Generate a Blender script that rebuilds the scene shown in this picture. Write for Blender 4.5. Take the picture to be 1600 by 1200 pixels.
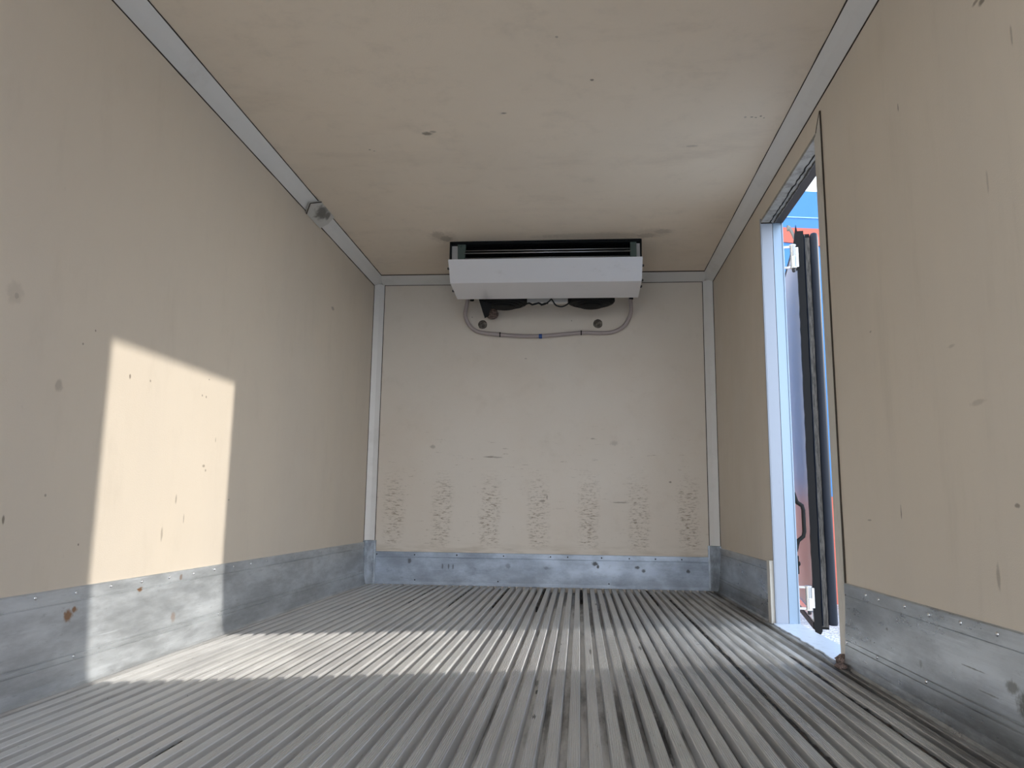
import bpy, math, random
from mathutils import Vector, Matrix

for o in list(bpy.data.objects):
    bpy.data.objects.remove(o)
SC = bpy.context.scene
COL = SC.collection
random.seed(7)

# ------------------------------------------------------------------ measures
W, H, D = 2.3, 2.06, 5.128          # inner width, height, distance of the bulkhead
TH = 0.10                            # panel thickness
Y0 = -0.80                           # rear end of the box
YF, YN, ZT = 3.72, 2.80, 1.897       # side door: far jamb, near jamb, head
KS, KB = 0.269, 0.2087               # kick plate heights (sides, bulkhead)
GZ = -1.05                           # yard level

# ------------------------------------------------------------------ camera
cam_d = bpy.data.cameras.new('camera')
cam = bpy.data.objects.new('camera', cam_d)
COL.objects.link(cam)
yaw, pitch, roll = 0.0877, 0.1584, 0.0130
cy, sy = math.cos(yaw), math.sin(yaw)
fwd = Vector((-sy, cy, 0)); rgt = Vector((cy, sy, 0)); upv = Vector((0, 0, 1))
c, s = math.cos(pitch), math.sin(pitch)
f2 = fwd * c + upv * s; u2 = upv * c - fwd * s
c, s = math.cos(roll), math.sin(roll)
r3 = rgt * c + u2 * s; u3 = u2 * c - rgt * s
M = Matrix(((r3.x, u3.x, -f2.x, 1.4109), (r3.y, u3.y, -f2.y, 0.0), (r3.z, u3.z, -f2.z, 0.5038), (0, 0, 0, 1)))
cam.matrix_world = M
cam_d.sensor_fit = 'HORIZONTAL'
cam_d.sensor_width = 36.0
cam_d.lens = 1208.9 / 1600 * 36.0
cam_d.clip_start = 0.02
cam_d.clip_end = 500
SC.camera = cam

# ------------------------------------------------------------------ sky, sun, exposure
wd = bpy.data.worlds.new('sky'); SC.world = wd
wd.use_nodes = True
nt = wd.node_tree; nt.nodes.clear()
tc = nt.nodes.new('ShaderNodeTexCoord')
sp = nt.nodes.new('ShaderNodeSeparateXYZ')
cr = nt.nodes.new('ShaderNodeValToRGB')
bg = nt.nodes.new('ShaderNodeBackground')
wo = nt.nodes.new('ShaderNodeOutputWorld')
nt.links.new(tc.outputs['Generated'], sp.inputs[0])
nt.links.new(sp.outputs['Z'], cr.inputs[0])
cr.color_ramp.elements[0].position = 0.0
cr.color_ramp.elements[0].color = (0.95, 0.97, 1.0, 1)
cr.color_ramp.elements[1].position = 0.6
cr.color_ramp.elements[1].color = (0.22, 0.32, 0.46, 1)
nt.links.new(cr.outputs[0], bg.inputs[0])
bg.inputs[1].default_value = 1.5
nt.links.new(bg.outputs[0], wo.inputs[0])

sun_d = bpy.data.lights.new('sun', 'SUN')
sun_d.energy = 0.92
sun_d.angle = math.radians(0.9)
sun_d.color = (1.0, 0.955, 0.88)
sun = bpy.data.objects.new('sun', sun_d); COL.objects.link(sun)
sun_dir = Vector((-1.0, -0.28, -0.376)).normalized()
sun.rotation_euler = sun_dir.to_track_quat('-Z', 'Y').to_euler()
sun.location = (12, 6, 8)

SC.view_settings.view_transform = 'Standard'
SC.view_settings.look = 'None'
SC.view_settings.gamma = 1.0
SC.view_settings.use_curve_mapping = False
SC.view_settings.exposure = 1.78

# ------------------------------------------------------------------ node helpers
class NT:
    def __init__(self, name):
        self.m = bpy.data.materials.new(name); self.m.use_nodes = True
        self.t = self.m.node_tree
        self.b = self.t.nodes['Principled BSDF']
        self.co = self.t.nodes.new('ShaderNodeTexCoord').outputs['Object']
        self.sep = None
    def n(self, k): return self.t.nodes.new(k)
    def put(self, sock, v):
        if isinstance(v, bpy.types.NodeSocket): self.t.links.new(v, sock)
        elif isinstance(v, (tuple, list)):
            sock.default_value = tuple(v) + ((1,) if len(v) == 3 and sock.type == 'RGBA' else ())
        else: sock.default_value = v
    def math(self, op, a, b=0.0, c=None, clamp=False):
        x = self.n('ShaderNodeMath'); x.operation = op; x.use_clamp = clamp
        self.put(x.inputs[0], a); self.put(x.inputs[1], b)
        if c is not None: self.put(x.inputs[2], c)
        return x.outputs[0]
    def axis(self, i):
        if self.sep is None:
            self.sep = self.n('ShaderNodeSeparateXYZ'); self.t.links.new(self.co, self.sep.inputs[0])
        return self.sep.outputs[i]
    def scaled(self, s, off=(0, 0, 0)):
        x = self.n('ShaderNodeMapping'); self.t.links.new(self.co, x.inputs[0])
        x.inputs['Scale'].default_value = s; x.inputs['Location'].default_value = off
        return x.outputs[0]
    def noise(self, s, detail=4, rough=.55, off=(0, 0, 0), dist=0.0):
        x = self.n('ShaderNodeTexNoise')
        sc = s if isinstance(s, tuple) else (s, s, s)
        self.t.links.new(self.scaled(sc, off), x.inputs['Vector'])
        x.inputs['Scale'].default_value = 1.0; x.inputs['Detail'].default_value = detail
        x.inputs['Roughness'].default_value = rough; x.inputs['Distortion'].default_value = dist
        return x.outputs[0]
    def voronoi(self, s, out='Distance'):
        x = self.n('ShaderNodeTexVoronoi')
        sc = s if isinstance(s, tuple) else (s, s, s)
        self.t.links.new(self.scaled(sc), x.inputs['Vector']); x.inputs['Scale'].default_value = 1.0
        return x.outputs[out]
    def step(self, v, lo, hi, o0=0.0, o1=1.0):
        x = self.n('ShaderNodeMapRange'); x.interpolation_type = 'SMOOTHSTEP'
        self.put(x.inputs[0], v)
        x.inputs[1].default_value = lo; x.inputs[2].default_value = hi
        x.inputs[3].default_value = o0; x.inputs[4].default_value = o1
        return x.outputs[0]
    def mix(self, f, a, b, mode='MIX'):
        x = self.n('ShaderNodeMix'); x.data_type = 'RGBA'; x.blend_type = mode
        self.put(x.inputs[0], f); self.put(x.inputs[6], a); self.put(x.inputs[7], b)
        return x.outputs[2]
    def bump(self, h, strength, dist):
        x = self.n('ShaderNodeBump'); x.inputs['Strength'].default_value = strength
        x.inputs['Distance'].default_value = dist
        self.put(x.inputs['Height'], h); self.t.links.new(x.outputs[0], self.b.inputs['Normal'])
    def spots(self, ax, lst, wob=0.5, sc=60):
        """lst of (u, v, radius_u, radius_v, strength): irregular marks at fixed places"""
        tot = None
        nz = self.noise(sc, 3)
        wv = self.math('MULTIPLY_ADD', nz, 2 * wob, -wob)
        for (u, v, ru, rv, st) in lst:
            a = self.math('DIVIDE', self.math('SUBTRACT', self.axis(ax[0]), u), ru)
            b = self.math('DIVIDE', self.math('SUBTRACT', self.axis(ax[1]), v), rv)
            d = self.math('SQRT', self.math('ADD', self.math('MULTIPLY', a, a), self.math('MULTIPLY', b, b)))
            m = self.step(self.math('ADD', d, wv), 0.45, 1.1, st, 0.0)
            tot = m if tot is None else self.math('MAXIMUM', tot, m)
        return tot
    def fin(self, col=None, rough=None, metal=None):
        if col is not None: self.put(self.b.inputs['Base Color'], col)
        if rough is not None: self.put(self.b.inputs['Roughness'], rough)
        if metal is not None: self.put(self.b.inputs['Metallic'], metal)
        return self.m

CREAM = (0.72, 0.63, 0.515)
DIRT = (0.16, 0.12, 0.08)
def panel_mat(name, ax, spots, extra=None, streak=(1, 1, 1), CREAM=CREAM, ALT=(0.68, 0.60, 0.50)):
    t = NT(name)
    big = t.noise(tuple(1.3 * k for k in streak), 5, .6)
    col = t.mix(t.step(big, .35, .7), CREAM, ALT)
    st = t.noise(tuple(7 * k for k in streak), 6, .7, (3, 5, 1))
    col = t.mix(t.step(st, .5, .8, 0, .22), col, (0.50, 0.43, 0.34))
    fine = t.noise(tuple(45 * k for k in streak), 5, .75, (1, 2, 9))
    col = t.mix(t.step(fine, .64, .78, 0, .18), col, (0.35, 0.30, 0.24))
    if spots: col = t.mix(t.spots(ax, spots), col, DIRT)
    if extra: col = extra(t, col)
    h = t.math('ADD', t.noise(260, 2), t.math('MULTIPLY', t.noise((120, 120, 120), 3), .6))
    t.bump(h, 0.22, 0.002)
    return t.fin(col, t.step(t.noise(4, 3), .3, .7, .38, .5), 0.0)

left_spots = [(1.769, 1.02, .035, .035, .16), (1.775, 1.015, .010, .010, .4), (1.967, .817, .018, .02, .35), (2.293, .897, .006, .009, .8), (2.41, .902, .005, .006, .7),
    (2.798, .904, .006, .006, .8), (2.812, .973, .004, .004, .8), (2.767, .905, .005, .005, .7), (2.818, .644, .012, .006, .6), (2.836, .628, .006, .006, .6),
    (2.636, .518, .006, .02, .5), (2.56, .40, .008, .025, .45), (1.817, .458, .005, .014, .8), (2.118, .385, .004, .004, .8), (4.22, 1.621, .03, .012, .5),
    (2.05, .95, .004, .004, .7), (2.10, 1.0, .004, .004, .7), (1.96, .52, .005, .005, .6), (2.9, .75, .004, .012, .5), (2.7, .45, .004, .02, .5), (3.05, .52, .01, .004, .5)]
right_spots = [(2.099, 1.623, .0035, .014, .9), (1.64, 1.625, .018, .010, .8), (1.665, 1.640, .018, .006, .7), (1.545, 1.48, .004, .03, .45), (2.259, .506, .0035, .022, .9), (1.677, .521, .012, .006, .7),
    (1.774, .373, .009, .03, .45), (1.682, 1.219, .005, .03, .3), (1.9, .9, .02, .005, .25), (2.4, 1.05, .01, .004, .5), (1.8, .75, .04, .008, .25), (2.5, .48, .02, .003, .5)]
ceil_spots = [(.771, 3.019, .028, .02, .75), (.80, 3.005, .016, .013, .5), (.489, 3.151, .006, .006, .6), (.505, 3.165, .005, .004, .6), (1.111, 2.868, .016, .007, .7), (1.459, 2.646, .008, .008, .8),
    (2.10, 2.96, .006, .004, .8), (2.117, 2.965, .005, .004, .8), (2.135, 2.955, .005, .006, .8), (2.15, 2.97, .004, .004, .8), (2.075, 2.96, .006, .008, .4), (1.337, 2.375, .006, .008, .5),
    (.60, 4.25, .055, .075, .4), (.63, 4.31, .05, .07, .6), (1.80, 4.31, .07, .05, .4), (1.88, 4.25, .07, .05, .35), (1.83, 4.27, .12, .09, .2), (1.5, 4.30, .40, .06, .22), (.62, 4.28, .10, .12, .2), (1.9, 3.2, .03, .012, .3)]

M_left = panel_mat('cream wall panel left', (1, 2), left_spots, streak=(1, 1, .35))
M_right = panel_mat('cream wall panel right', (1, 2), right_spots, streak=(1, 1.4, .22))
def ceil_extra(t, col):
    m = t.step(t.noise((1.2, 3.5, 1), 6, .7, (4, 1, 0)), .52, .8, 0, .32)
    return t.mix(m, col, (0.50, 0.40, 0.31))
M_ceil = panel_mat('cream ceiling panel', (0, 1), ceil_spots, ceil_extra, CREAM=(0.90, 0.775, 0.63), ALT=(0.86, 0.745, 0.61))
def back_extra(t, col):
    x, z = t.axis(0), t.axis(2)
    ph = t.math('MULTIPLY', t.math('SUBTRACT', x, 0.18), 2 * math.pi / 0.3225)
    cm = t.step(t.math('ADD', t.math('COSINE', ph), t.math('MULTIPLY', t.noise((6, 1, 5), 2), 1.1)), .40, 1.5)
    zone = t.math('MULTIPLY', t.step(z, .22, .30), t.step(z, .52, .80, 1, 0))
    sc = t.step(t.noise((24, 1, 95), 5, .85), .50, .62)
    m = t.math('MULTIPLY', t.math('MULTIPLY', cm, zone), sc)
    sc2 = t.step(t.noise((9, 1, 70), 4, .8, (7, 0, 3)), .62, .70)
    m2 = t.math('MULTIPLY', t.math('MULTIPLY', sc2, t.math('MULTIPLY', t.step(z, .22, .3), t.step(z, .8, 1.15, 1, 0))), .55)
    m = t.math('MAXIMUM', t.math('MULTIPLY', m, .85), m2)
    low = t.math('MULTIPLY', t.step(z, .21, .29, .45, 0), t.step(t.noise((5, 1, 30), 4), .4, .65))
    col = t.mix(low, col, (0.40, 0.33, 0.24))
    return t.mix(m, col, (0.22, 0.155, 0.09))
M_back = panel_mat('cream bulkhead panel', (0, 2), [(.82, .835, .05, .006, .7), (.87, .832, .04, .005, .5), (.43, .90, .02, .015, .4), (1.17, .55, .022, .006, .7), (1.2, .575, .005, .02, .6),
    (1.68, .545, .06, .005, .6), (2.0, .68, .012, .008, .7), (1.5, .96, .02, .005, .5), (1.64, .93, .03, .02, .25), (1.05, 1.5, .01, .005, .4), (.68, 1.79, .006, .006, .6), (1.36, 1.76, .004, .005, .6)], back_extra, streak=(1, 1, 1), CREAM=(0.72, 0.655, 0.575), ALT=(0.70, 0.62, 0.53))

def metal_mat(name, base, lo, hi, metal=.85, foot=0, blot=(3, 3, 3), scr=(120, 2, 120), spec_spots=None, ax=(1, 2), bmp=.15, scol=(.30, .15, .06), dark=.62):
    t = NT(name)
    n1 = t.noise(blot, 6, .65)
    d = tuple(k * dark for k in base)
    col = t.mix(t.step(n1, .34, .68), d, base)
    n2 = t.noise(tuple(k * 6 for k in blot), 6, .75, (2, 8, 4))
    col = t.mix(t.step(n2, .56, .74, 0, .55), col, tuple(k * .45 for k in base))
    n3 = t.noise(scr, 3, .7)
    col = t.mix(t.step(n3, .62, .74, 0, .35), col, tuple(min(1, k * 1.25) for k in base))
    if spec_spots: col = t.mix(t.spots(ax, spec_spots, sc=80), col, scol)
    if foot: col = t.mix(t.math('MULTIPLY', t.step(t.axis(2), .02, .105, foot, 0), t.step(t.noise((9, 5, 22), 5, .7, (2, 2, 2)), .3, .6, .5, 1)), col, (.17, .17, .165))
    t.bump(t.math('ADD', t.noise(scr, 4), t.math('MULTIPLY', n1, 1.5)), bmp, .003)
    return t.fin(col, t.step(t.noise(tuple(k * 2.2 for k in blot), 5, .7), .3, .7, lo, hi), metal)

M_kickL = metal_mat('scuffed aluminium kick plate left', (.68, .71, .73), .36, .55, .55, .25, (1.5, 2.2, 9), (60, 4, 130),
    [(2.093, .194, .022, .02, .9), (2.12, .207, .014, .010, .9), (2.445, .229, .016, .009, .9), (2.70, .246, .012, .012, .6), (2.658, .115, .018, .02, .45)])
M_kickR = metal_mat('scuffed aluminium kick plate right', (.64, .67, .69), .26, .42, .75, .8, (1.5, 2.0, 8), (60, 4, 130),
    [(1.68, .13, .05, .035, .85), (1.74, .155, .03, .016, .7), (1.9, .16, .06, .002, .7), (1.83, .12, .05, .002, .6), (2.394, .173, .010, .006, .6), (2.17, .12, .01, .012, .5)], scol=(.14, .13, .10))
M_kickB = metal_mat('stained aluminium kick plate', (.46, .53, .64), .42, .6, .55, .25, (3.5, 3, 6), (4, 60, 130),
    [(.30, .15, .015, .02, .7), (.52, .12, .006, .02, .6), (.56, .12, .006, .02, .6), (.59, .12, .006, .02, .6), (1.51, .155, .025, .016, .9), (1.53, .135, .010, .014, .9),
     (1.78, .135, .018, .012, .8), (1.82, .115, .014, .014, .8), (2.10, .117, .014, .014, .8), (.95, .13, .02, .02, .4), (1.2, .12, .02, .012, .4)], ax=(0, 2), scol=(.06, .06, .06), dark=.6)
M_corner = metal_mat('dirty corner metal', (.46, .52, .60), .4, .58, .5, .25, (14, 14, 9), (40, 40, 40), dark=.5)
M_trim = NT('off white cove moulding')
n_ = M_trim.noise((5, 5, 5), 5, .7)
M_trim.bump(M_trim.noise(30, 3), .05, .002)
M_trim = M_trim.fin(M_trim.mix(M_trim.step(n_, .5, .8, 0, .4), (.80, .785, .765), (.60, .575, .54)), .35, 0.0)
M_seal = NT('aged brown sealant'); M_seal = M_seal.fin((.045, .033, .024), .8)
M_frame = NT('cream door frame')
M_frame = M_frame.fin(M_frame.mix(M_frame.step(M_frame.noise((8, 8, 3), 6, .7), .5, .75, 0, .6), (.66, .62, .55), (.36, .31, .25)), .5)
M_jamb = NT('anodised aluminium jamb')
M_jamb.bump(M_jamb.noise((60, 60, 3), 3), .08, .002)
M_jamb = M_jamb.fin(M_jamb.mix(M_jamb.step(M_jamb.noise((30, 30, 4), 6, .75), .55, .75, 0, .5), (.34, .38, .45), (.22, .25, .31)), .45, .35)
M_jamb2 = NT('polished aluminium jamb lip'); M_jamb2 = M_jamb2.fin((.27, .36, .47), .34, .5)
M_sill = NT('bright aluminium threshold')
M_sill.bump(M_sill.noise(50, 4), .15, .003)
M_sill = M_sill.fin(M_sill.mix(M_sill.step(M_sill.noise(20, 6, .8), .5, .7, 0, .5), (.74, .80, .88), (.46, .50, .55)), .4, .4)

def floor_mat():
    t = NT('extruded aluminium floor')
    n1 = t.noise((4, 1.2, 4), 6, .65)
    col = t.mix(t.step(n1, .3, .7), (.68, .67, .66), (.80, .79, .77))
    n2 = t.noise((55, 9, 55), 5, .75, (3, 0, 2))
    col = t.mix(t.step(n2, .62, .72, 0, .5), col, (.22, .21, .19))
    n3 = t.noise((90, 40, 90), 3, .7, (0, 4, 0))
    col = t.mix(t.step(n3, .70, .76, 0, .8), col, (.05, .045, .04))
    # worn, browner strip near the right-hand side
    col = t.mix(t.math('MULTIPLY', t.step(t.axis(0), 1.5, 2.2), t.step(t.noise((30, 2, 30), 5), .45, .65, 0, .5)), col, (.26, .25, .23))
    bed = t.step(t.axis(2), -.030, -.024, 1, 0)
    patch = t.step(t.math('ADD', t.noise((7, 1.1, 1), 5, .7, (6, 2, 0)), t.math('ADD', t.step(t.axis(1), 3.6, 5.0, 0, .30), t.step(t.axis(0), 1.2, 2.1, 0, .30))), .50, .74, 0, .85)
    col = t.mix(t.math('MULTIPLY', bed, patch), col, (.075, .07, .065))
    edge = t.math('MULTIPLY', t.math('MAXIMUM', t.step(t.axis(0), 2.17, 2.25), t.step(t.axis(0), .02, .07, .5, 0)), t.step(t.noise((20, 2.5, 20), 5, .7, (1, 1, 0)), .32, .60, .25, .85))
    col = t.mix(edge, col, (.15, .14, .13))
    # black grime marks with places of their own
    col = t.mix(t.spots((0, 1), [(1.607, 1.98, .009, .30, .85), (1.653, 2.45, .009, .14, .6), (1.286, 2.39, .005, .035, 1), (1.28, 2.5, .006, .06, .6), (1.338, 3.04, .008, .02, .9), (1.86, 3.11, .012, .006, .6),
        (.775, 2.78, .006, .006, .9), (.79, 2.80, .005, .008, .8), (1.634, 3.0, .006, .05, .6), (1.33, 2.1, .006, .3, .45), (1.515, 2.2, .006, .35, .4), (1.70, 2.2, .006, .25, .5), (1.45, 2.9, .005, .06, .7), (1.51, 4.3, .02, .05, .8), (1.3, 2.0, .006, .02, .8)], sc=40), col, (.03, .03, .03))
    t.bump(t.math('ADD', t.noise((200, 15, 200), 3), n1), .12, .002)
    return t.fin(col, t.step(t.noise((9, 3, 9), 5, .7), .3, .7, .36, .56), .5)
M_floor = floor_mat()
M_black = NT('black packed grime')
M_black.bump(M_black.noise(150, 4), .6, .004)
M_black = M_black.fin(M_black.mix(M_black.step(M_black.noise((90, 25, 90), 4), .5, .65), (.012, .011, .010), (.07, .05, .035)), .8)
M_rivet = NT('bright rivet'); M_rivet = M_rivet.fin((.75, .76, .78), .25, .9)
M_screw = NT('dark screw head'); M_screw = M_screw.fin((.05, .05, .055), .45, .5)
M_alu = NT('satin aluminium cover')
M_alu.bump(M_alu.noise((3, 200, 200), 3), .04, .001)
M_alu = M_alu.fin(M_alu.mix(M_alu.step(M_alu.noise((6, 14, 14), 6, .75), .55, .8, 0, .4), (.86, .86, .90), (.60, .60, .60)), .34, .35)
M_dark = NT('matte black casing'); M_dark = M_dark.fin((.006, .007, .008), .7)
M_dark.node_tree.nodes['Principled BSDF'].inputs['Specular IOR Level'].default_value = .2
M_green = NT('dark green grey bracket'); M_green = M_green.fin((.07, .10, .09), .5, .4)
M_rod = NT('steel rod'); M_rod = M_rod.fin((.45, .46, .47), .3, .8)
M_white = NT('off white box'); M_white = M_white.fin((.62, .60, .58), .5)
M_hose = NT('grey translucent drain hose'); M_hose = M_hose.fin((.40, .34, .33), .32)
M_blue = NT('blue hose coupling'); M_blue = M_blue.fin((.03, .09, .32), .4)
M_lump = NT('crumbly brown foam')
M_lump.bump(M_lump.noise(120, 5), .9, .01)
M_lump = M_lump.fin(M_lump.mix(M_lump.step(M_lump.noise(90, 5, .8), .4, .62), (.09, .06, .05), (.34, .25, .22)), .85)
M_plug = NT('corroded plug')
M_plug.bump(M_plug.noise(160, 4), .6, .006)
M_plug = M_plug.fin(M_plug.mix(M_plug.step(M_plug.noise(60, 4, .7), .42, .62), (.10, .085, .07), (.30, .27, .23)), .6, .4)
M_rubber = NT('black rubber'); M_rubber = M_rubber.fin((.007, .007, .008), .6)
M_rubber.node_tree.nodes['Principled BSDF'].inputs['Specular IOR Level'].default_value = .25
M_navy = NT('worn dark blue black gasket'); M_navy = M_navy.fin((.010, .015, .027), .5)
M_navy.node_tree.nodes['Principled BSDF'].inputs['Specular IOR Level'].default_value = .35
M_felt = NT('dusty grey sealing strip')
M_felt.bump(M_felt.noise((40, 40, 400), 3), .3, .002)
M_felt = M_felt.fin(M_felt.mix(M_felt.step(M_felt.noise((140, 140, 14), 6, .8), .35, .65), (.03, .028, .026), (.17, .155, .14)), .85)
M_skin = NT('glossy white door skin')
M_skin.bump(M_skin.noise(3, 2), .05, .01)
M_skin = M_skin.fin((.50, .49, .52), .36, .0)
M_skin.node_tree.nodes['Principled BSDF'].inputs['Specular IOR Level'].default_value = .3
M_tab = NT('grey rubber tab'); M_tab = M_tab.fin((.24, .23, .21), .6)
M_out = NT('white outer skin'); M_out = M_out.fin((.75, .76, .78), .35)
M_hinge = NT('stainless hinge'); M_hinge = M_hinge.fin((.78, .79, .80), .22, .9)

def paint_mat(name, c1, c2):
    t = NT(name)
    col = t.mix(t.step(t.noise((.8, .8, .4), 5, .6), .35, .7), c1, c2)
    col = t.mix(t.step(t.noise((6, 6, 2), 5, .75, (1, 0, 4)), .64, .75, 0, .25), col, (.6, .65, .7))
    t.bump(t.noise(5, 3), .1, .02)
    return t.fin(col, .5)
M_pblue = paint_mat('blue painted cladding', (.045, .20, .50), (.055, .22, .54))
M_pred = paint_mat('red painted cladding', (.58, .115, .07), (.62, .13, .08))
M_pline = NT('pale painted line'); M_pline = M_pline.fin((.30, .50, .75), .5)
def ground_mat():
    t = NT('gravel yard')
    v = t.voronoi(42, 'Color')
    s_ = t.n('ShaderNodeSeparateColor'); t.t.links.new(v, s_.inputs[0])
    col = t.mix(s_.outputs[0], (.28, .265, .25), (.80, .77, .73))
    col = t.mix(t.step(t.noise(.7, 4), .4, .7, 0, .3), col, (.42, .38, .33))
    t.bump(t.math('SUBTRACT', 1.0, t.voronoi(42)), .9, .02)
    return t.fin(col, .85)
M_ground = ground_mat()

# ------------------------------------------------------------------ mesh helpers
class MB:
    def __init__(self): self.v = []; self.f = []; self.mi = []; self.sm = []
    def add(self, vs, fs, mi=0, smooth=False):
        b = len(self.v); self.v += [tuple(p) for p in vs]
        for f in fs: self.f.append([b + i for i in f]); self.mi.append(mi); self.sm.append(smooth)
        return self
    def box(self, x0, x1, y0, y1, z0, z1, mi=0):
        vs = [(x, y, z) for z in (z0, z1) for y in (y0, y1) for x in (x0, x1)]
        return self.add(vs, [(0, 2, 3, 1), (4, 5, 7, 6), (0, 1, 5, 4), (2, 6, 7, 3), (0, 4, 6, 2), (1, 3, 7, 5)], mi)
    def prism(self, prof, axis, a, b, mi=0, smooth=False):
        """closed profile extruded along an axis; profile is in the other two axes, in xyz order"""
        n = len(prof); vs = []
        for t in (a, b):
            for (p, q) in prof:
                v = [p, q]; v.insert(axis, t); vs.append(tuple(v))
        self.add(vs, [(i, (i + 1) % n, n + (i + 1) % n, n + i) for i in range(n)], mi, smooth)
        self.add(vs, [tuple(range(n))[::-1], tuple(range(n, 2 * n))], mi)
        return self
    def ring_sweep(self, rings, mi=0, smooth=True, caps=True):
        n = len(rings[0]); vs = [p for r in rings for p in r]; fs = []
        for k in range(len(rings) - 1):
            for i in range(n):
                j = (i + 1) % n
                fs.append((k * n + i, k * n + j, (k + 1) * n + j, (k + 1) * n + i))
        self.add(vs, fs, mi, smooth)
        if caps: self.add(vs, [tuple(range(n))[::-1], tuple(range((len(rings) - 1) * n, len(rings) * n))], mi)
        return self
    def tube(self, pts, r, seg=12, mi=0):
        P = [Vector(p) for p in pts]; rings = []; up = None
        for i, p in enumerate(P):
            t = (P[min(i + 1, len(P) - 1)] - P[max(i - 1, 0)]).normalized()
            if up is None:
                up = Vector((0, 0, 1)) if abs(t.z) < .9 else Vector((0, 1, 0))
            a = (up - t * up.dot(t)).normalized(); up = a; b = t.cross(a)
            rr = r[i] if isinstance(r, (list, tuple)) else r
            rings.append([tuple(p + (a * math.cos(q) + b * math.sin(q)) * rr) for q in [2 * math.pi * k / seg for k in range(seg)]])
        return self.ring_sweep(rings, mi)
    def lathe(self, c, axis, prof, seg=20, mi=0):
        """prof: (distance along axis, radius)"""
        ax = Vector(axis).normalized(); a = ax.orthogonal().normalized(); b = ax.cross(a); c = Vector(c)
        return self.ring_sweep([[tuple(c + ax * h + (a * math.cos(q) + b * math.sin(q)) * r) for q in [2 * math.pi * k / seg for k in range(seg)]] for h, r in prof], mi)
    def build(self, name, mats, parent=None, origin=None, bevel=0, jitter=0):
        me = bpy.data.meshes.new(name)
        o = Vector(origin) if origin else Vector((0, 0, 0))
        if jitter:
            self.v = [tuple(k + random.uniform(-jitter, jitter) for k in v) for v in self.v]
        me.from_pydata([tuple(Vector(v) - o) for v in self.v], [], self.f)
        mats = mats if isinstance(mats, (list, tuple)) else [mats]
        for m in mats: me.materials.append(m)
        for p, mi, sm in zip(me.polygons, self.mi, self.sm): p.material_index = mi; p.use_smooth = sm
        me.validate(); me.update()
        import bmesh
        bm = bmesh.new(); bm.from_mesh(me)
        bmesh.ops.remove_doubles(bm, verts=bm.verts, dist=1e-6)
        bmesh.ops.recalc_face_normals(bm, faces=bm.faces)
        bm.to_mesh(me); bm.free()
        ob = bpy.data.objects.new(name, me); COL.objects.link(ob); ob.location = o
        if bevel:
            md = ob.modifiers.new('bevel', 'BEVEL'); md.width = bevel; md.segments = 2; md.limit_method = 'ANGLE'
        if parent is not None:
            ob.parent = parent
            ob.location = o - PLOC(parent)
        return ob
def PLOC(p):
    v = Vector((0, 0, 0))
    while p is not None: v += p.location; p = p.parent
    return v
def struct(o): o['kind'] = 'structure'; return o
def tag(o, label, cat, group=None):
    o['label'] = label; o['category'] = cat
    if group: o['group'] = group
    return o
def empty(name, loc):
    o = bpy.data.objects.new(name, None); COL.objects.link(o); o.location = loc; o.empty_display_size = .1; return o
def slab(name, mat, parent, *b, bevel=0):
    return MB().box(*b).build(name, mat, parent, bevel=bevel)

def smooth_path(P, n=10):
    P = [Vector(p) for p in P]; P = [P[0] * 2 - P[1]] + P + [P[-1] * 2 - P[-2]]; out = []
    for i in range(1, len(P) - 2):
        for k in range(n):
            t = k / n
            out.append(.5 * ((2 * P[i]) + (P[i + 1] - P[i - 1]) * t + (2 * P[i - 1] - 5 * P[i] + 4 * P[i + 1] - P[i + 2]) * t * t + (3 * P[i] - P[i - 1] - 3 * P[i + 1] + P[i + 2]) * t ** 3))
    out.append(P[-2]); return out

# ------------------------------------------------------------------ yard and painted building
g = MB().add([(-60, -60, GZ), (120, -60, GZ), (120, 90, GZ), (-60, 90, GZ)], [(0, 1, 2, 3)]).build('ground', M_ground); struct(g)

bd = empty('painted_building', (5.6, 14.0, GZ))
bd.rotation_euler = (0, 0, math.radians(9))
tag(bd, 'tall blue painted building with red bands, seen outside through the open side door', 'building')
def bpart(name, mat, *b):
    o = MB().box(*b).build(name, mat); o.parent = bd; return o
ZB = -GZ
bpart('blue_wall', M_pblue, -6, 30, 0, 9, .0, 6.36 + ZB)
o = MB().prism([(-3.0, 5.70 + ZB - .06), (3.5, 5.64 + ZB - .02), (3.5, 4.9 + ZB), (.6, 5.27 + ZB), (-3.0, 5.55 + ZB)], 1, -.03, .02).build('red_band', M_pred); o.parent = bd
bpart('red_lower_wall', M_pred, -6.02, 30.02, -.03, 8.9, 0, .76 + ZB)
bpart('pale_line', M_pline, -3, 3, -.02, .01, 5.83 + ZB, 5.85 + ZB)

# ------------------------------------------------------------------ box body
wl = struct(MB().box(-TH, 0, Y0, D, -.12, H).build('wall_left', M_left))
wr = MB()
wr.box(W, W + TH, Y0, YN, -.12, H)
wr.box(W, W + TH, YF, D, -.12, H)
wr.box(W, W + TH, YN, YF, ZT + .012, H)
wr = struct(wr.build('wall_right', M_right))
wb = struct(MB().box(-TH, W + TH, D, D + TH, -.12, H).build('wall_back', M_back))
ce = struct(MB().box(-TH, W + TH, Y0, D + TH, H, H + .09).build('ceiling', M_ceil))

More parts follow.
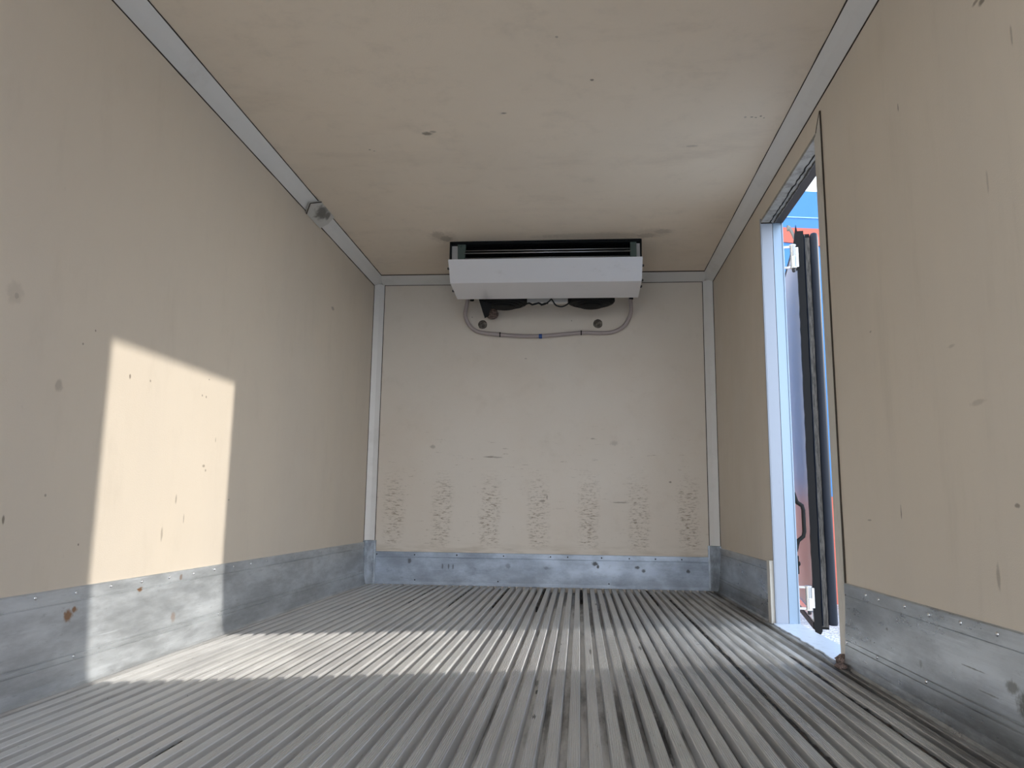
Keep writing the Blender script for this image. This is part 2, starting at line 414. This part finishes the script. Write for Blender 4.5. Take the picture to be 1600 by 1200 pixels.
# floor: extruded T-section ribs
PITCH, XR, RW, DEP = 0.0458, 1.399, 0.0255, 0.031
prof = []
x = XR - PITCH * 30
ribs = []
while x < W - .03:
    if x - RW / 2 > .055: ribs.append(x)
    x += PITCH
prof.append((0.0, 0.0)); prof.append((ribs[0] - PITCH + RW / 2 - .004, 0.0))
prof.append((ribs[0] - PITCH + RW / 2, -.004)); prof.append((ribs[0] - PITCH + RW / 2 + .002, -DEP))
for i, xc in enumerate(ribs):
    prof.append((xc - RW / 2 - .002, -DEP)); prof.append((xc - RW / 2, -.002)); prof.append((xc - RW / 2 + .0012, 0))
    n = 5; w0 = RW - .006
    for k in range(n):
        gx = xc - w0 / 2 + w0 * k / (n - 1)
        prof += [(gx - .0017, 0), (gx - .0009, -.0032), (gx + .0009, -.0032), (gx + .0017, 0)]
    prof.append((xc + RW / 2 - .0012, 0)); prof.append((xc + RW / 2, -.002)); prof.append((xc + RW / 2 + .002, -DEP))
xe = ribs[-1] + RW / 2
prof += [(xe + PITCH - RW - .002, -DEP), (xe + PITCH - RW, -.003), (xe + PITCH - RW + .003, 0), (W, 0)]
top = list(prof)
fm = MB()
nn = len(top)
vs = [(p[0], Y0, p[1]) for p in top] + [(p[0], D, p[1]) for p in top]
fm.add(vs, [(i, i + 1, nn + i + 1, nn + i) for i in range(nn - 1)])
fm.box(0, W, Y0, D, -.12, -DEP - .012)
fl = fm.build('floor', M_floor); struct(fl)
gro = [xc + PITCH / 2 for xc in ribs]
def groove(xq): return min(gro, key=lambda q: abs(q - xq))
def grime(name, xq, y0, y1, top_z=-.012, hw=.0085):
    gx = groove(xq); m = MB(); n = max(6, int((y1 - y0) / .03))
    rings = []
    for k in range(n + 1):
        y = y0 + (y1 - y0) * k / n
        zt = top_z + random.uniform(-.003, .003); j = random.uniform(0, .0015)
        rings.append([(gx - hw + j, y, -DEP), (gx + hw - j, y, -DEP), (gx + hw - .003 - j, y, zt), (gx - hw + .003 + j, y, zt)])
    m.ring_sweep(rings, smooth=False)
    return m.build(name, M_black, fl)
grime('plank_joint', 1.926, .3, 4.62, -.006)
grime('plank_joint', 2.155, .3, 2.95, -.005)
grime('drain_slot', .54, 1.60, 1.72, -.008)
for xs, y0, y1 in [(.277, 4.15, 5.1), (.506, 4.15, 5.1), (.735, 4.15, 5.1), (.964, 4.15, 5.1), (1.193, 4.15, 5.1), (1.422, 4.55, 5.1), (1.84, 4.4, 5.1)]:
    grime('drain_slot', xs, y0, y1, -.007)

# kick plates: sides (profile in x,z along y)
def kick_side(name, mat, sgn, x0, y0, y1, h=KS):
    P = [(0, 0), (.026, 0), (.021, .008), (.0165, .030), (.0145, .055), (.0135, .070), (.011, .0715), (.011, .0735), (.0135, .075), (.013, .086), (.0105, .0875), (.0105, .0895), (.0128, .091),
         (.0095, .140), (.0072, .190), (.006, .228), (.004, .2295), (.004, .2315), (.0075, .233), (.0075, h - .003), (.005, h), (0, h)]
    return struct(MB().prism([(x0 + sgn * a, b) for a, b in P], 1, y0, y1).build(name, mat))
bl = kick_side('baseboard_left', M_kickL, 1, 0, Y0, D - .05)
br = kick_side('baseboard_right', M_kickR, -1, W, Y0, YN - .052)
br2 = kick_side('baseboard_right', M_kickR, -1, W, YF + .058, D - .05)
PB = [(0, 0), (-.010, 0), (-.007, .012), (-.006, .02), (-.006, .172), (-.004, .1735), (-.004, .1755), (-.007, .177), (-.007, KB - .002), (-.005, KB), (0, KB)]
bb = struct(MB().prism([(D + a, b) for a, b in PB], 0, .058, W - .058).build('baseboard_back', M_kickB))
def rivet(parent, c, axis, mat, r=.0055):
    m = MB().lathe(c, axis, [(0, r), (.001, r), (.0028, r * .75), (.0036, r * .35), (.0037, .0003)], 12)
    return m.build('rivet', mat, parent)
for y, z in [(1.787, .256), (1.953, .256), (2.119, .253), (2.283, .255), (2.449, .253), (2.618, .252), (2.788, .251), (2.953, .253), (3.12, .253), (3.29, .253), (3.46, .253), (3.8, .253), (4.2, .253), (4.6, .253), (2.127, .081), (3.0, .081)]:
    rivet(bl, (.0073 if z > .1 else .0128, y, z), (1, 0, 0), M_rivet)
for y, z in [(2.546, .251), (2.444, .249), (2.257, .252), (2.11, .249), (1.944, .253), (1.783, .252), (2.467, .081), (2.139, .081), (2.729, .081)]:
    rivet(br, (W - (.0073 if z > .1 else .0128), y, z), (-1, 0, 0), M_rivet)
for x, z in [(.08, .19), (.333, .19), (.613, .192), (.92, .192), (1.225, .192), (1.336, .192), (1.554, .191), (1.73, .19), (1.896, .19), (2.061, .19), (.339, .03), (.886, .03), (1.6, .03)]:
    rivet(bb, (x, D - (.0068 if z > .1 else .0055), z), (0, -1, 0), M_screw, .0045)

# cove mouldings
tnum = [0]
def trim(m, mat=M_trim):
    tnum[0] += 1
    return struct(m.build('trim_%d' % tnum[0], mat))
def seal(m, parent): return m.build('sealant_line', M_seal, parent)
tc_, tw_ = .0644, .0502
def cove(sgn, x0):
    P = [(0, H), (0, H - tw_), (.004, H - tw_ - .001), (.036, H - .031), (.0405, H - .0275), (tc_ + .001, H - .004), (tc_, H)]
    t = trim(MB().prism([(x0 + sgn * a, b) for a, b in P], 1, Y0, D))
    def wavy(f):
        n = 60; rings = []
        for k in range(n + 1):
            y = Y0 + (D - .06 - Y0) * k / n; w = .0023 + .0018 * random.random() ** 2
            rings.append(f(y, w))
        return MB().ring_sweep(rings, smooth=False)
    seal(wavy(lambda y, w: [(x0, y, H - tw_ - .001 - w), (x0 + sgn * .0022, y, H - tw_ - .001 - w), (x0 + sgn * .004, y, H - tw_ + .001), (x0, y, H - tw_ + .001)]), t)
    seal(wavy(lambda y, w: [(x0 + sgn * (tc_ - .001), y, H), (x0 + sgn * (tc_ - .001), y, H - .004), (x0 + sgn * (tc_ + .001 + w), y, H - .002), (x0 + sgn * (tc_ + .001 + w), y, H)]), t)
    return t
t_left = cove(1, 0)
t_right = cove(-1, W)
tb, tbz = .1218, .0373
t_back = trim(MB().prism([(D - tb, H), (D - tb, H - .003), (D - .006, H - tbz), (D, H - tbz), (D, H)], 0, .05, W - .05))
seal(MB().box(.05, W - .05, D - .004, D, H - tbz - .003, H - tbz), t_back)
seal(MB().box(.06, W - .06, D - tb - .009, D - tb + .001, H - .0035, H), t_back)
tv, tvs = .0605, .0512
def vert(sgn, x0):
    P = [(0, D), (0, D - tvs), (.004, D - tvs), (.034, D - .031), (tv, D - .004), (tv, D)]
    t = trim(MB().prism([(x0 + sgn * a, b) for a, b in P], 2, .281, H - .036))
    seal(MB().box(min(x0, x0 + sgn * .003), max(x0, x0 + sgn * .003), D - tvs - .003, D - tvs, .28, H - .05), t)
    xs = sorted((x0 + sgn * tv, x0 + sgn * (tv + .004)))
    seal(MB().box(xs[0], xs[1], D - .003, D, .28, H - .04), t)
    P2 = [(0, D), (0, D - .062), (.009, D - .062), (.012, D - .055), (.036, D - .036), (.062, D - .014), (.072, D - .011), (.072, D)]
    c_ = trim(MB().prism([(x0 + sgn * a, b) for a, b in P2], 2, 0, .279), M_corner)
    return t
vert(1, 0); vert(-1, W)

# joint cover on the left cove (arrow-shaped end), with its dark smudge
t = NT('smudged aluminium joint cover')
sm = t.spots((1, 2), [(3.80, H - .028, .085, .03, .85), (3.86, H - .02, .04, .02, .8)], sc=40)
M_cov = t.fin(t.mix(sm, (.60, .59, .56), (.10, .095, .085)), .45, .2)
def cove_pt(u, off):     # u 0..1 from wall edge to ceiling edge
    a = Vector((0.0, 0, H - tw_ - .012)); b = Vector((tc_ + .012, 0, H)); mid = Vector((.045, 0, H - .037))
    p = a.lerp(mid, u * 2) if u < .5 else mid.lerp(b, u * 2 - 1)
    return p + Vector((off, 0, -off))
m = MB()
ya, yb = 3.66, 3.93
sec = [0, .25, .5, .75, 1]
def yfr(u): return ya - .0 + abs(u - .5) * .0 + (0.075 * (abs(u - .5) * 2) if True else 0) - .02
fr = [cove_pt(u, .003) + Vector((0, yfr(u), 0)) for u in sec]; bk = [cove_pt(u, .003) + Vector((0, yb, 0)) for u in sec]
fr2 = [cove_pt(u, -.004) + Vector((0, yfr(u), 0)) for u in sec]; bk2 = [cove_pt(u, -.004) + Vector((0, yb, 0)) for u in sec]
vs = fr + bk + fr2 + bk2
F = []
for i in range(4):
    F += [(i, i + 1, 5 + i + 1, 5 + i), (10 + i, 15 + i, 16 + i, 11 + i), (i, 10 + i, 11 + i, i + 1), (5 + i, 6 + i, 16 + i, 15 + i)]
F += [(0, 5, 15, 10), (4, 14, 19, 9)]
m.add(vs, F)
jc = m.build('joint_cover', M_cov, t_left)
m = MB()
m.tube([p + Vector((.001, -.001, -.001)) for p in fr], .0028, 6)
m.build('sealant_line', M_seal, jc)

# ------------------------------------------------------------------ side door frame
fr_far = MB().box(W, W + .052, YF - .012, YF, 0, ZT).build('trim_%d' % (tnum[0] + 1), M_jamb); tnum[0] += 1; struct(fr_far)
MB().box(W + .0545, W + .096, YF - .012, YF, 0, ZT).build('outer_lip', M_jamb2, fr_far)
MB().box(W + .096, W + .101, YF - .017, YF, -.02, ZT).build('edge_bead', M_jamb2, fr_far)
MB().box(W + .052, W + .0545, YF - .010, YF, 0, ZT).build('sealant_line', M_seal, fr_far)
MB().box(W - .004, W + .001, YF - .010, YF + .002, .0, ZT + .02).build('frame_edge', M_jamb, fr_far)
MB().box(W - .020, W, YF + .003, YF + .058, .0, KS + .01).build('flange', M_frame, fr_far)
fr_near = struct(MB().box(W - .003, W + TH, YN - .001, YN + .030, 0, ZT).build('trim_%d' % (tnum[0] + 1), M_frame)); tnum[0] += 1
# flange on the wall face beside the opening, its top cut at an angle
MB().prism([(YN - .050, 0), (YN + .012, 0), (YN + .012, ZT - .0), (YN - .012, 1.925), (YN - .045, 1.962), (YN - .050, 1.962)], 0, W - .004, W).build('flange', M_frame, fr_near)
n = 40; rings = []
for k in range(n + 1):
    z = 1.965 * k / n; w = .0022 + .003 * max(0, random.random() - .6); w += .004 * math.exp(-((z - .36) / .12) ** 2)
    rings.append([(W - .005, YN - .052 - w, z), (W, YN - .052 - w, z), (W, YN - .0495, z), (W - .005, YN - .0495, z)])
MB().ring_sweep(rings, smooth=False).build('sealant_line', M_seal, fr_near)
MB().tube([(W - .004, YN - .051, 1.965), (W - .004, YN - .012, 1.925), (W - .004, YN + .004, 1.905)], .002, 6).build('sealant_line', M_seal, fr_near)
def lump(c, r, sq=(1, 1, 1), amp=.35, seg=14):
    m = MB(); rr = []
    for i in range(1, 8):
        ph = math.pi * i / 8
        rr.append([(c[0] + r * sq[0] * math.sin(ph) * math.cos(2 * math.pi * k / seg) * (1 + random.uniform(-amp, amp)), c[1] + r * sq[1] * math.sin(ph) * math.sin(2 * math.pi * k / seg) * (1 + random.uniform(-amp, amp)), c[2] + r * sq[2] * math.cos(ph)) for k in range(seg)])
    return m.ring_sweep(rr, smooth=True)
lump((W - .012, YN - .02, .012), .034, (.7, 1.1, .7)).build('dirt_clump', M_lump, fr_near)
lump((W - .034, YN - .065, .004), .022, (.8, 1.6, .5)).build('dirt_clump', M_lump, fr_near)
# head of the frame: cream inner half, its colour darkened against light bounced off the ground, dark rubber outer half
M_brown = NT('dark brown head rail'); M_brown = M_brown.fin((.055, .045, .042), .6)
M_head = NT('darkened grey door head')
M_head = M_head.fin(M_head.mix(M_head.step(M_head.noise((9, 9, 9), 6, .75), .42, .66), (.40, .375, .34), (.20, .185, .16)), .6)
head = struct(MB().box(W - .002, W + .066, YN, YF - .012, ZT, ZT + .014).build('trim_%d' % (tnum[0] + 1), M_head)); tnum[0] += 1
pth = []; pth2 = []
for k in range(41):
    y = YN + .002 + (YF - .014 - YN) * k / 40
    pth.append((W + .040 + random.uniform(-.003, .003), y, ZT + random.uniform(-.001, .001)))
    pth2.append((W + .060 + random.uniform(-.002, .002), y, ZT - .001))
MB().tube(pth, [.0022 + .002 * random.random() for _ in pth], 6).build('rubber_seal', M_rubber, head)
MB().tube(pth2, [.004 + .002 * random.random() for _ in pth], 6).build('rubber_seal', M_felt, head)
MB().box(W + .064, W + TH + .002, YN, YF - .012, ZT - .003, ZT + .013).build('outer_head', M_brown, head)
MB().tube([(W - .001, YF - .012, ZT - .001), (W + .05, YF - .013, ZT - .001)], .004, 6).build('sealant_line', M_seal, head)
sill = MB()
rings = []
for k in range(31):
    y = YN + (YF - .012 - YN) * k / 30; j = random.uniform(-.005, .005)
    rings.append([(W - .018 + j, y, -.001), (W - .016 + j, y, .0035), (W + .10, y, .0035), (W + .106, y, -.0), (W + .106, y, -.06), (W + .04, y, -.06)])
sill.ring_sweep(rings, smooth=False)
sill = struct(sill.build('trim_%d' % (tnum[0] + 1), M_sill)); tnum[0] += 1

# ------------------------------------------------------------------ side door leaf, swung out past square
hx, hy = 2.505, 3.855
door = empty('door_1', (hx, hy, -.04)); struct(door)
door.rotation_euler = (0, 0, math.radians(-10))     # local +y runs along the leaf away from the hinge, local +x is its inner side
def dpart(name, m, mat, parent=door, bevel=0):
    o = m.build(name, mat, bevel=bevel); o.parent = parent; return o
LH = 1.93
dpart('leaf_panel', MB().box(.0, .062, .014, .93, .03, LH - .02), M_skin)
def ragged_strip(x0, x1, y0, y1, z0, z1, rag=.0, n=50, wob=.0015):
    m = MB(); rings = []
    for k in range(n + 1):
        z = z0 + (z1 - z0) * k / n
        j = random.uniform(-wob, wob)
        rings.append([(x0 + j, y0, z), (x1 + j, y0 + rag, z), (x1 + j, y1, z), (x0 + j, y1, z)])
    return m.ring_sweep(rings, smooth=False)
dpart('edge_fin', ragged_strip(.0, .032, -.012, .016, .0, LH + .01), M_rubber)
# torn lower tip and upper flap of the fin
dpart('torn_tip', MB().prism([(-.002, .03), (.032, .03), (.034, -.004), (.026, -.020), (.018, -.018), (.013, -.030), (.008, -.066), (.002, -.022)], 1, -.013, -.004), M_rubber)
dpart('sealing_strip', ragged_strip(.034, .062, .0, .014, .012, LH - .025, 0, 60, .001), M_felt)
m = MB()
m.prism([(.031, -.004), (.037, -.010), (.040, -.003), (.040, .013), (.031, .013)], 2, .02, LH - .01)
dpart('gasket_lip', m, M_navy)
m = MB()
cx_, cy_, rr_ = .083, .004, .021
prof_ = [(cx_ + rr_ * math.cos(a), cy_ + rr_ * 1.0 * math.sin(a)) for a in [math.radians(d) for d in range(0, 360, 20)]]
rings = []
for k, (z, q) in enumerate([(.028, .55), (.022, .9), (.03, 1), (LH * .33, 1), (LH * .66, 1), (LH - .03, 1), (LH - .014, .93), (LH - .004, .7), (LH, .3)]):
    rings.append([(cx_ + (a - cx_) * q, cy_ + (b - cy_) * q, z) for a, b in prof_])
m.ring_sweep(rings)
dpart('bulb_gasket', m, M_navy)
dpart('bulb_gasket', MB().prism([(.060, .02), (.10, .02), (.098, .05), (.064, .052)], 2, .05, LH - .04), M_rubber)
dpart('bottom_seal', MB().box(-.004, .066, .014, .93, .0, .030), M_rubber)
dpart('bottom_rail', MB().box(-.006, .0, .02, .93, .045, .075), M_hinge)
dpart('top_seal', MB().box(-.002, .064, .014, .93, LH - .02, LH), M_rubber)
m = MB()
m.prism([(-.002, LH + .045), (.006, LH + .0), (.018, LH - .02), (.016, LH - .17), (-.008, LH - .20), (-.016, LH - .05)], 1, -.016, -.008)
dpart('rubber_flap', m, M_rubber)
m = MB()
rg = []
for k in range(9):
    a = k / 8
    x_ = -.014 - .030 * a; z_ = LH - .02 + .045 * math.sin(a * 1.9); hw = .017 * (1 - .2 * a)
    rg.append([(x_ - .002, -.022 - .008 * a, z_ - hw), (x_ + .002, -.014 - .008 * a, z_ - hw), (x_ + .004, -.014 - .008 * a, z_ + hw), (x_ - .002, -.022 - .008 * a, z_ + hw)])
m.ring_sweep(rg)
dpart('rubber_tab', m, M_tab)
# hinges: knuckle at the leaf edge, arms back to the body side
for zc, ln in ((1.80, .125), (.145, .115)):
    kx, ky = -.022, -.035
    h = dpart('hinge', MB().lathe((kx, ky, zc - ln / 2), (0, 0, 1), [(0, .013), (.002, .017), (.006, .0175), (.010, .0145), (ln * .5 - .001, .0145), (ln * .5, .0135), (ln * .5 + .001, .0145), (ln - .010, .0145), (ln - .006, .0175), (ln - .002, .017), (ln, .013)], 18), M_hinge)
    m = MB(); m.box(kx - .045, kx, ky + .002, ky + .010, zc + ln / 2 - .014, zc + ln / 2 - .004); m.box(kx - .045, kx, ky + .002, ky + .010, zc - ln / 2 + .004, zc - ln / 2 + .014)
    m.box(kx - .05, kx - .041, ky + .0, ky + .07, zc - ln / 2 + .004, zc + ln / 2 - .004)
    dpart('hinge_plate', m, M_hinge, h)
    dpart('hinge_arm', MB().box(kx + .004, .004, ky + .008, ky + .05, zc - ln / 2 + .012, zc + ln / 2 - .012), M_hinge, h)
    dpart('hinge_pin', MB().lathe((kx, ky, zc - ln / 2 - .018), (0, 0, 1), [(0, .003), (.003, .008), (.016, .009), (.019, .006)], 12), M_screw, h)

# grab handle and door catch on the outer side of the body just ahead of the door
hxb = W + TH
gh = MB().tube([(hxb, 3.80, .592), (hxb + .022, 3.80, .588), (hxb + .030, 3.80, .560), (hxb + .036, 3.80, .545), (hxb + .058, 3.80, .530), (hxb + .063, 3.80, .510), (hxb + .063, 3.80, .410), (hxb + .058, 3.80, .388), (hxb + .034, 3.80, .368), (hxb + .028, 3.80, .350), (hxb + .022, 3.80, .322), (hxb, 3.80, .318)], .0095, 12)
gh = gh.build('grab_handle', M_rubber, origin=(hxb, 3.80, .32))
tag(gh, 'black bent grab handle on the outside of the body beyond the side door jamb', 'handle')
dc = MB().box(hxb, hxb + .030, 3.785, 3.825, .215, .300).build('door_catch', M_dark, origin=(hxb, 3.80, .215), bevel=.004)
tag(dc, 'small black door catch below the black grab handle outside the side door', 'door catch')
MB().lathe((hxb + .030, 3.805, .262), (1, 0, 0), [(0, .011), (.006, .011), (.009, .007)], 12).build('catch_button', M_rubber, dc)

# ------------------------------------------------------------------ evaporator unit under the ceiling
ux0, ux1 = .646, 1.774
ev = empty('cooling_unit', ((ux0 + ux1) / 2, 4.75, 1.80))
tag(ev, 'silver and black evaporator cooling unit fixed under the ceiling at the bulkhead', 'cooling unit')
yf = 4.36
MB().box(ux0, ux1, 4.60, D - .002, 1.96, H - .001).box(ux0 + .01, ux1 - .01, yf + .006, 4.62, 2.045, H - .001).build('casing', M_dark, ev)
for xa, xb in ((ux0, ux0 + .006), (ux1 - .006, ux1)):
    MB().prism([(yf, H - .001), (yf, 1.93), (4.42, 1.83), (4.68, 1.805), (D - .003, 1.93), (D - .003, H - .001)], 0, xa, xb).build('side_plate', M_dark, ev)
MB().box(ux0 + .008, ux0 + .050, yf + .035, yf + .041, 1.90, 2.046).build('end_plate', M_white, ev)
MB().box(ux1 - .030, ux1 - .008, yf + .035, yf + .041, 1.90, 2.046).build('end_plate', M_white, ev)
br_ = MB().prism([(ux0 + .048, 1.91), (ux0 + .088, 1.91), (ux0 + .094, 2.035), (ux0 + .094, 2.05), (ux0 + .045, 2.05), (ux0 + .046, 2.02)], 1, yf + .012, yf + .03).build('bracket', M_green, ev)
MB().lathe((ux0 + .066, yf + .012, 2.035), (0, -1, 0), [(0, .007), (.004, .007), (.006, .004)], 6).build('bolt', M_green, br_)
MB().box(ux1 - .066, ux1 - .030, yf + .012, yf + .03, 1.91, 2.05).build('bracket', M_green, ev)
MB().prism([(yf - .002, H - .001), (yf - .002, H - .006), (yf + .02, H - .016), (yf + .06, H - .016), (yf + .06, H - .001)], 0, ux0 + .006, ux1 - .006).build('top_flange', M_dark, ev)
for z, r, y in ((2.008, .0035, yf + .02), (1.990, .0045, yf + .012), (1.962, .003, yf + .02)):
    MB().tube([(ux0 + .085, y, z), (ux1 - .06, y, z)], r, 8).build('guard_rod', M_rod, ev)
cm = MB()
for k in range(110):
    xk = ux0 + .10 + k * (ux1 - ux0 - .17) / 110
    cm.box(xk, xk + .0015, yf + .05, yf + .12, 1.90, 2.045)
cm.box(ux0 + .05, ux1 - .05, yf + .12, yf + .24, 1.90, 2.045)
cm.build('coil', M_dark, ev)
# aluminium front cover: upright face and sloping underside, folded from one sheet
cp = [(4.328, 1.940), (4.420, 1.822), (4.700, 1.800), (4.700, 1.8025), (4.421, 1.8245), (4.331, 1.940)]
cov = MB().prism(cp, 0, ux0 - .002, ux1 + .002).build('front_cover', M_alu, ev)
for (x, y, z, sg) in ((ux0 - .004, 4.37, 1.897, -1), (ux0 - .004, 4.56, 1.815, -1), (ux1 + .004, 4.37, 1.90, 1), (ux1 + .004, 4.425, 1.828, 1), (ux1 + .004, 4.52, 1.818, 1)):
    MB().lathe((x - sg * .004, y, z), (sg, 0, 0), [(0, .008), (.009, .008), (.012, .005)], 8).build('cover_screw', M_screw, ev)
# rear tray
MB().box(ux0 + .01, ux1 - .01, 4.72, D - .003, 1.925, 1.96).build('drain_tray', M_alu, ev)
def fan(xc, w, yc=4.84, z0=1.925, zb=1.778):
    f = MB()
    f.lathe((xc, yc, z0), (0, 0, -1), [(0, .19 * w), (z0 - 1.815, .19 * w), (z0 - 1.805, .165 * w), (z0 - 1.792, .11 * w), (z0 - zb - .004, .085 * w), (z0 - zb, .05 * w)], 28)
    f = f.build('fan_housing', M_dark, ev)
    gm = MB()
    for r, z in ((.18, 1.812), (.15, 1.804), (.12, 1.796), (.09, 1.786)):
        gm.tube([(xc + r * w * math.cos(a), yc + r * w * math.sin(a), z - .004) for a in [2 * math.pi * k / 28 for k in range(29)]], .002, 6)
    gm.build('fan_grille', M_rubber, f)
fan(.925, .82); fan(1.487, .80)
# hanging black foam flap at the left fan
MB().prism([(.765, 1.835), (.855, 1.835), (.845, 1.765), (.830, 1.715), (.808, 1.700), (.79, 1.76)], 1, 4.78, 4.80).build('foam_flap', M_rubber, ev, jitter=.002)
MB().box(1.078, 1.34, 4.80, 4.84, 1.800, 1.93).build('junction_box', M_white, ev, bevel=.004)
MB().tube([(1.075 + .02 * k, 4.76 + .002 * math.sin(k * 3), 1.782 + .006 * math.sin(k * 2.1)) for k in range(0, 8)], .006, 8).build('cable', M_rubber, ev)
MB().tube(smooth_path([(1.17, 4.76, 1.772), (1.20, 4.75, 1.778), (1.225, 4.74, 1.795), (1.236, 4.735, 1.805), (1.245, 4.74, 1.795), (1.262, 4.75, 1.772), (1.285, 4.755, 1.762), (1.31, 4.755, 1.762), (1.34, 4.755, 1.778), (1.36, 4.76, 1.80)], 6), .0045, 8).build('cable', M_rubber, ev)
for xs in (.690, 1.755):
    MB().lathe((xs, 5.03, 1.93), (0, 0, -1), [(0, .014), (.05, .014), (.052, .011)], 16).build('drain_spout', M_dark, ev)

# ------------------------------------------------------------------ drain hose looping below the unit
hp = smooth_path([(.668, 5.03, 1.93), (.652, 5.05, 1.86), (.640, 5.07, 1.80), (.648, 5.09, 1.76), (.680, 5.105, 1.712), (.740, 5.11, 1.680), (.860, 5.11, 1.664), (1.0, 5.11, 1.653), (1.14, 5.11, 1.650), (1.28, 5.11, 1.660), (1.43, 5.11, 1.672), (1.55, 5.11, 1.669), (1.64, 5.11, 1.677), (1.71, 5.105, 1.715), (1.745, 5.09, 1.77), (1.755, 5.06, 1.81), (1.752, 5.04, 1.86), (1.748, 5.03, 1.93)], 8)
hose = MB().tube(hp, .0135, 12).build('drain_hose', M_hose, ev, origin=(1.2, 5.11, 1.65))
hose['label'] = 'grey drain hose looping down below the unit'
def band(x, z, mat, name, hw, r):
    return MB().lathe((x - hw, 5.11, z), (1, 0, 0), [(0, r - .001), (.001, r), (2 * hw - .001, r), (2 * hw, r - .001)], 16).build(name, mat, hose)
band(.876, 1.663, M_rubber, 'cable_tie', .004, .0165); band(1.425, 1.672, M_rubber, 'cable_tie', .004, .0165)
band(1.151, 1.650, M_blue, 'coupling', .011, .0160)

# ------------------------------------------------------------------ plugs on the bulkhead
for xq, lab in ((.753, 'round dirty grey plug on the bulkhead below the left end of the cooling unit'), (1.537, 'round speckled plug on the bulkhead below the right end of the cooling unit')):
    zq = 1.738
    m = MB().lathe((xq, D, zq), (0, -1, 0), [(0, .031), (.004, .030), (.010, .024), (.011, .018), (.007, .016), (.008, .010), (.014, .008), (.015, .001)], 16)
    o = m.build('wall_plug', M_plug, origin=(xq, D, zq), jitter=.0012)
    tag(o, lab, 'plug', 'plugs on the bulkhead')
o = lump((.822, D - .035, 1.806), .042, (1, .8, 1), .16).build('foam_plug', M_lump, origin=(.822, D - .035, 1.806))
tag(o, 'crumbly brown lump of pipe insulation on the bulkhead beside the black flap', 'insulation')
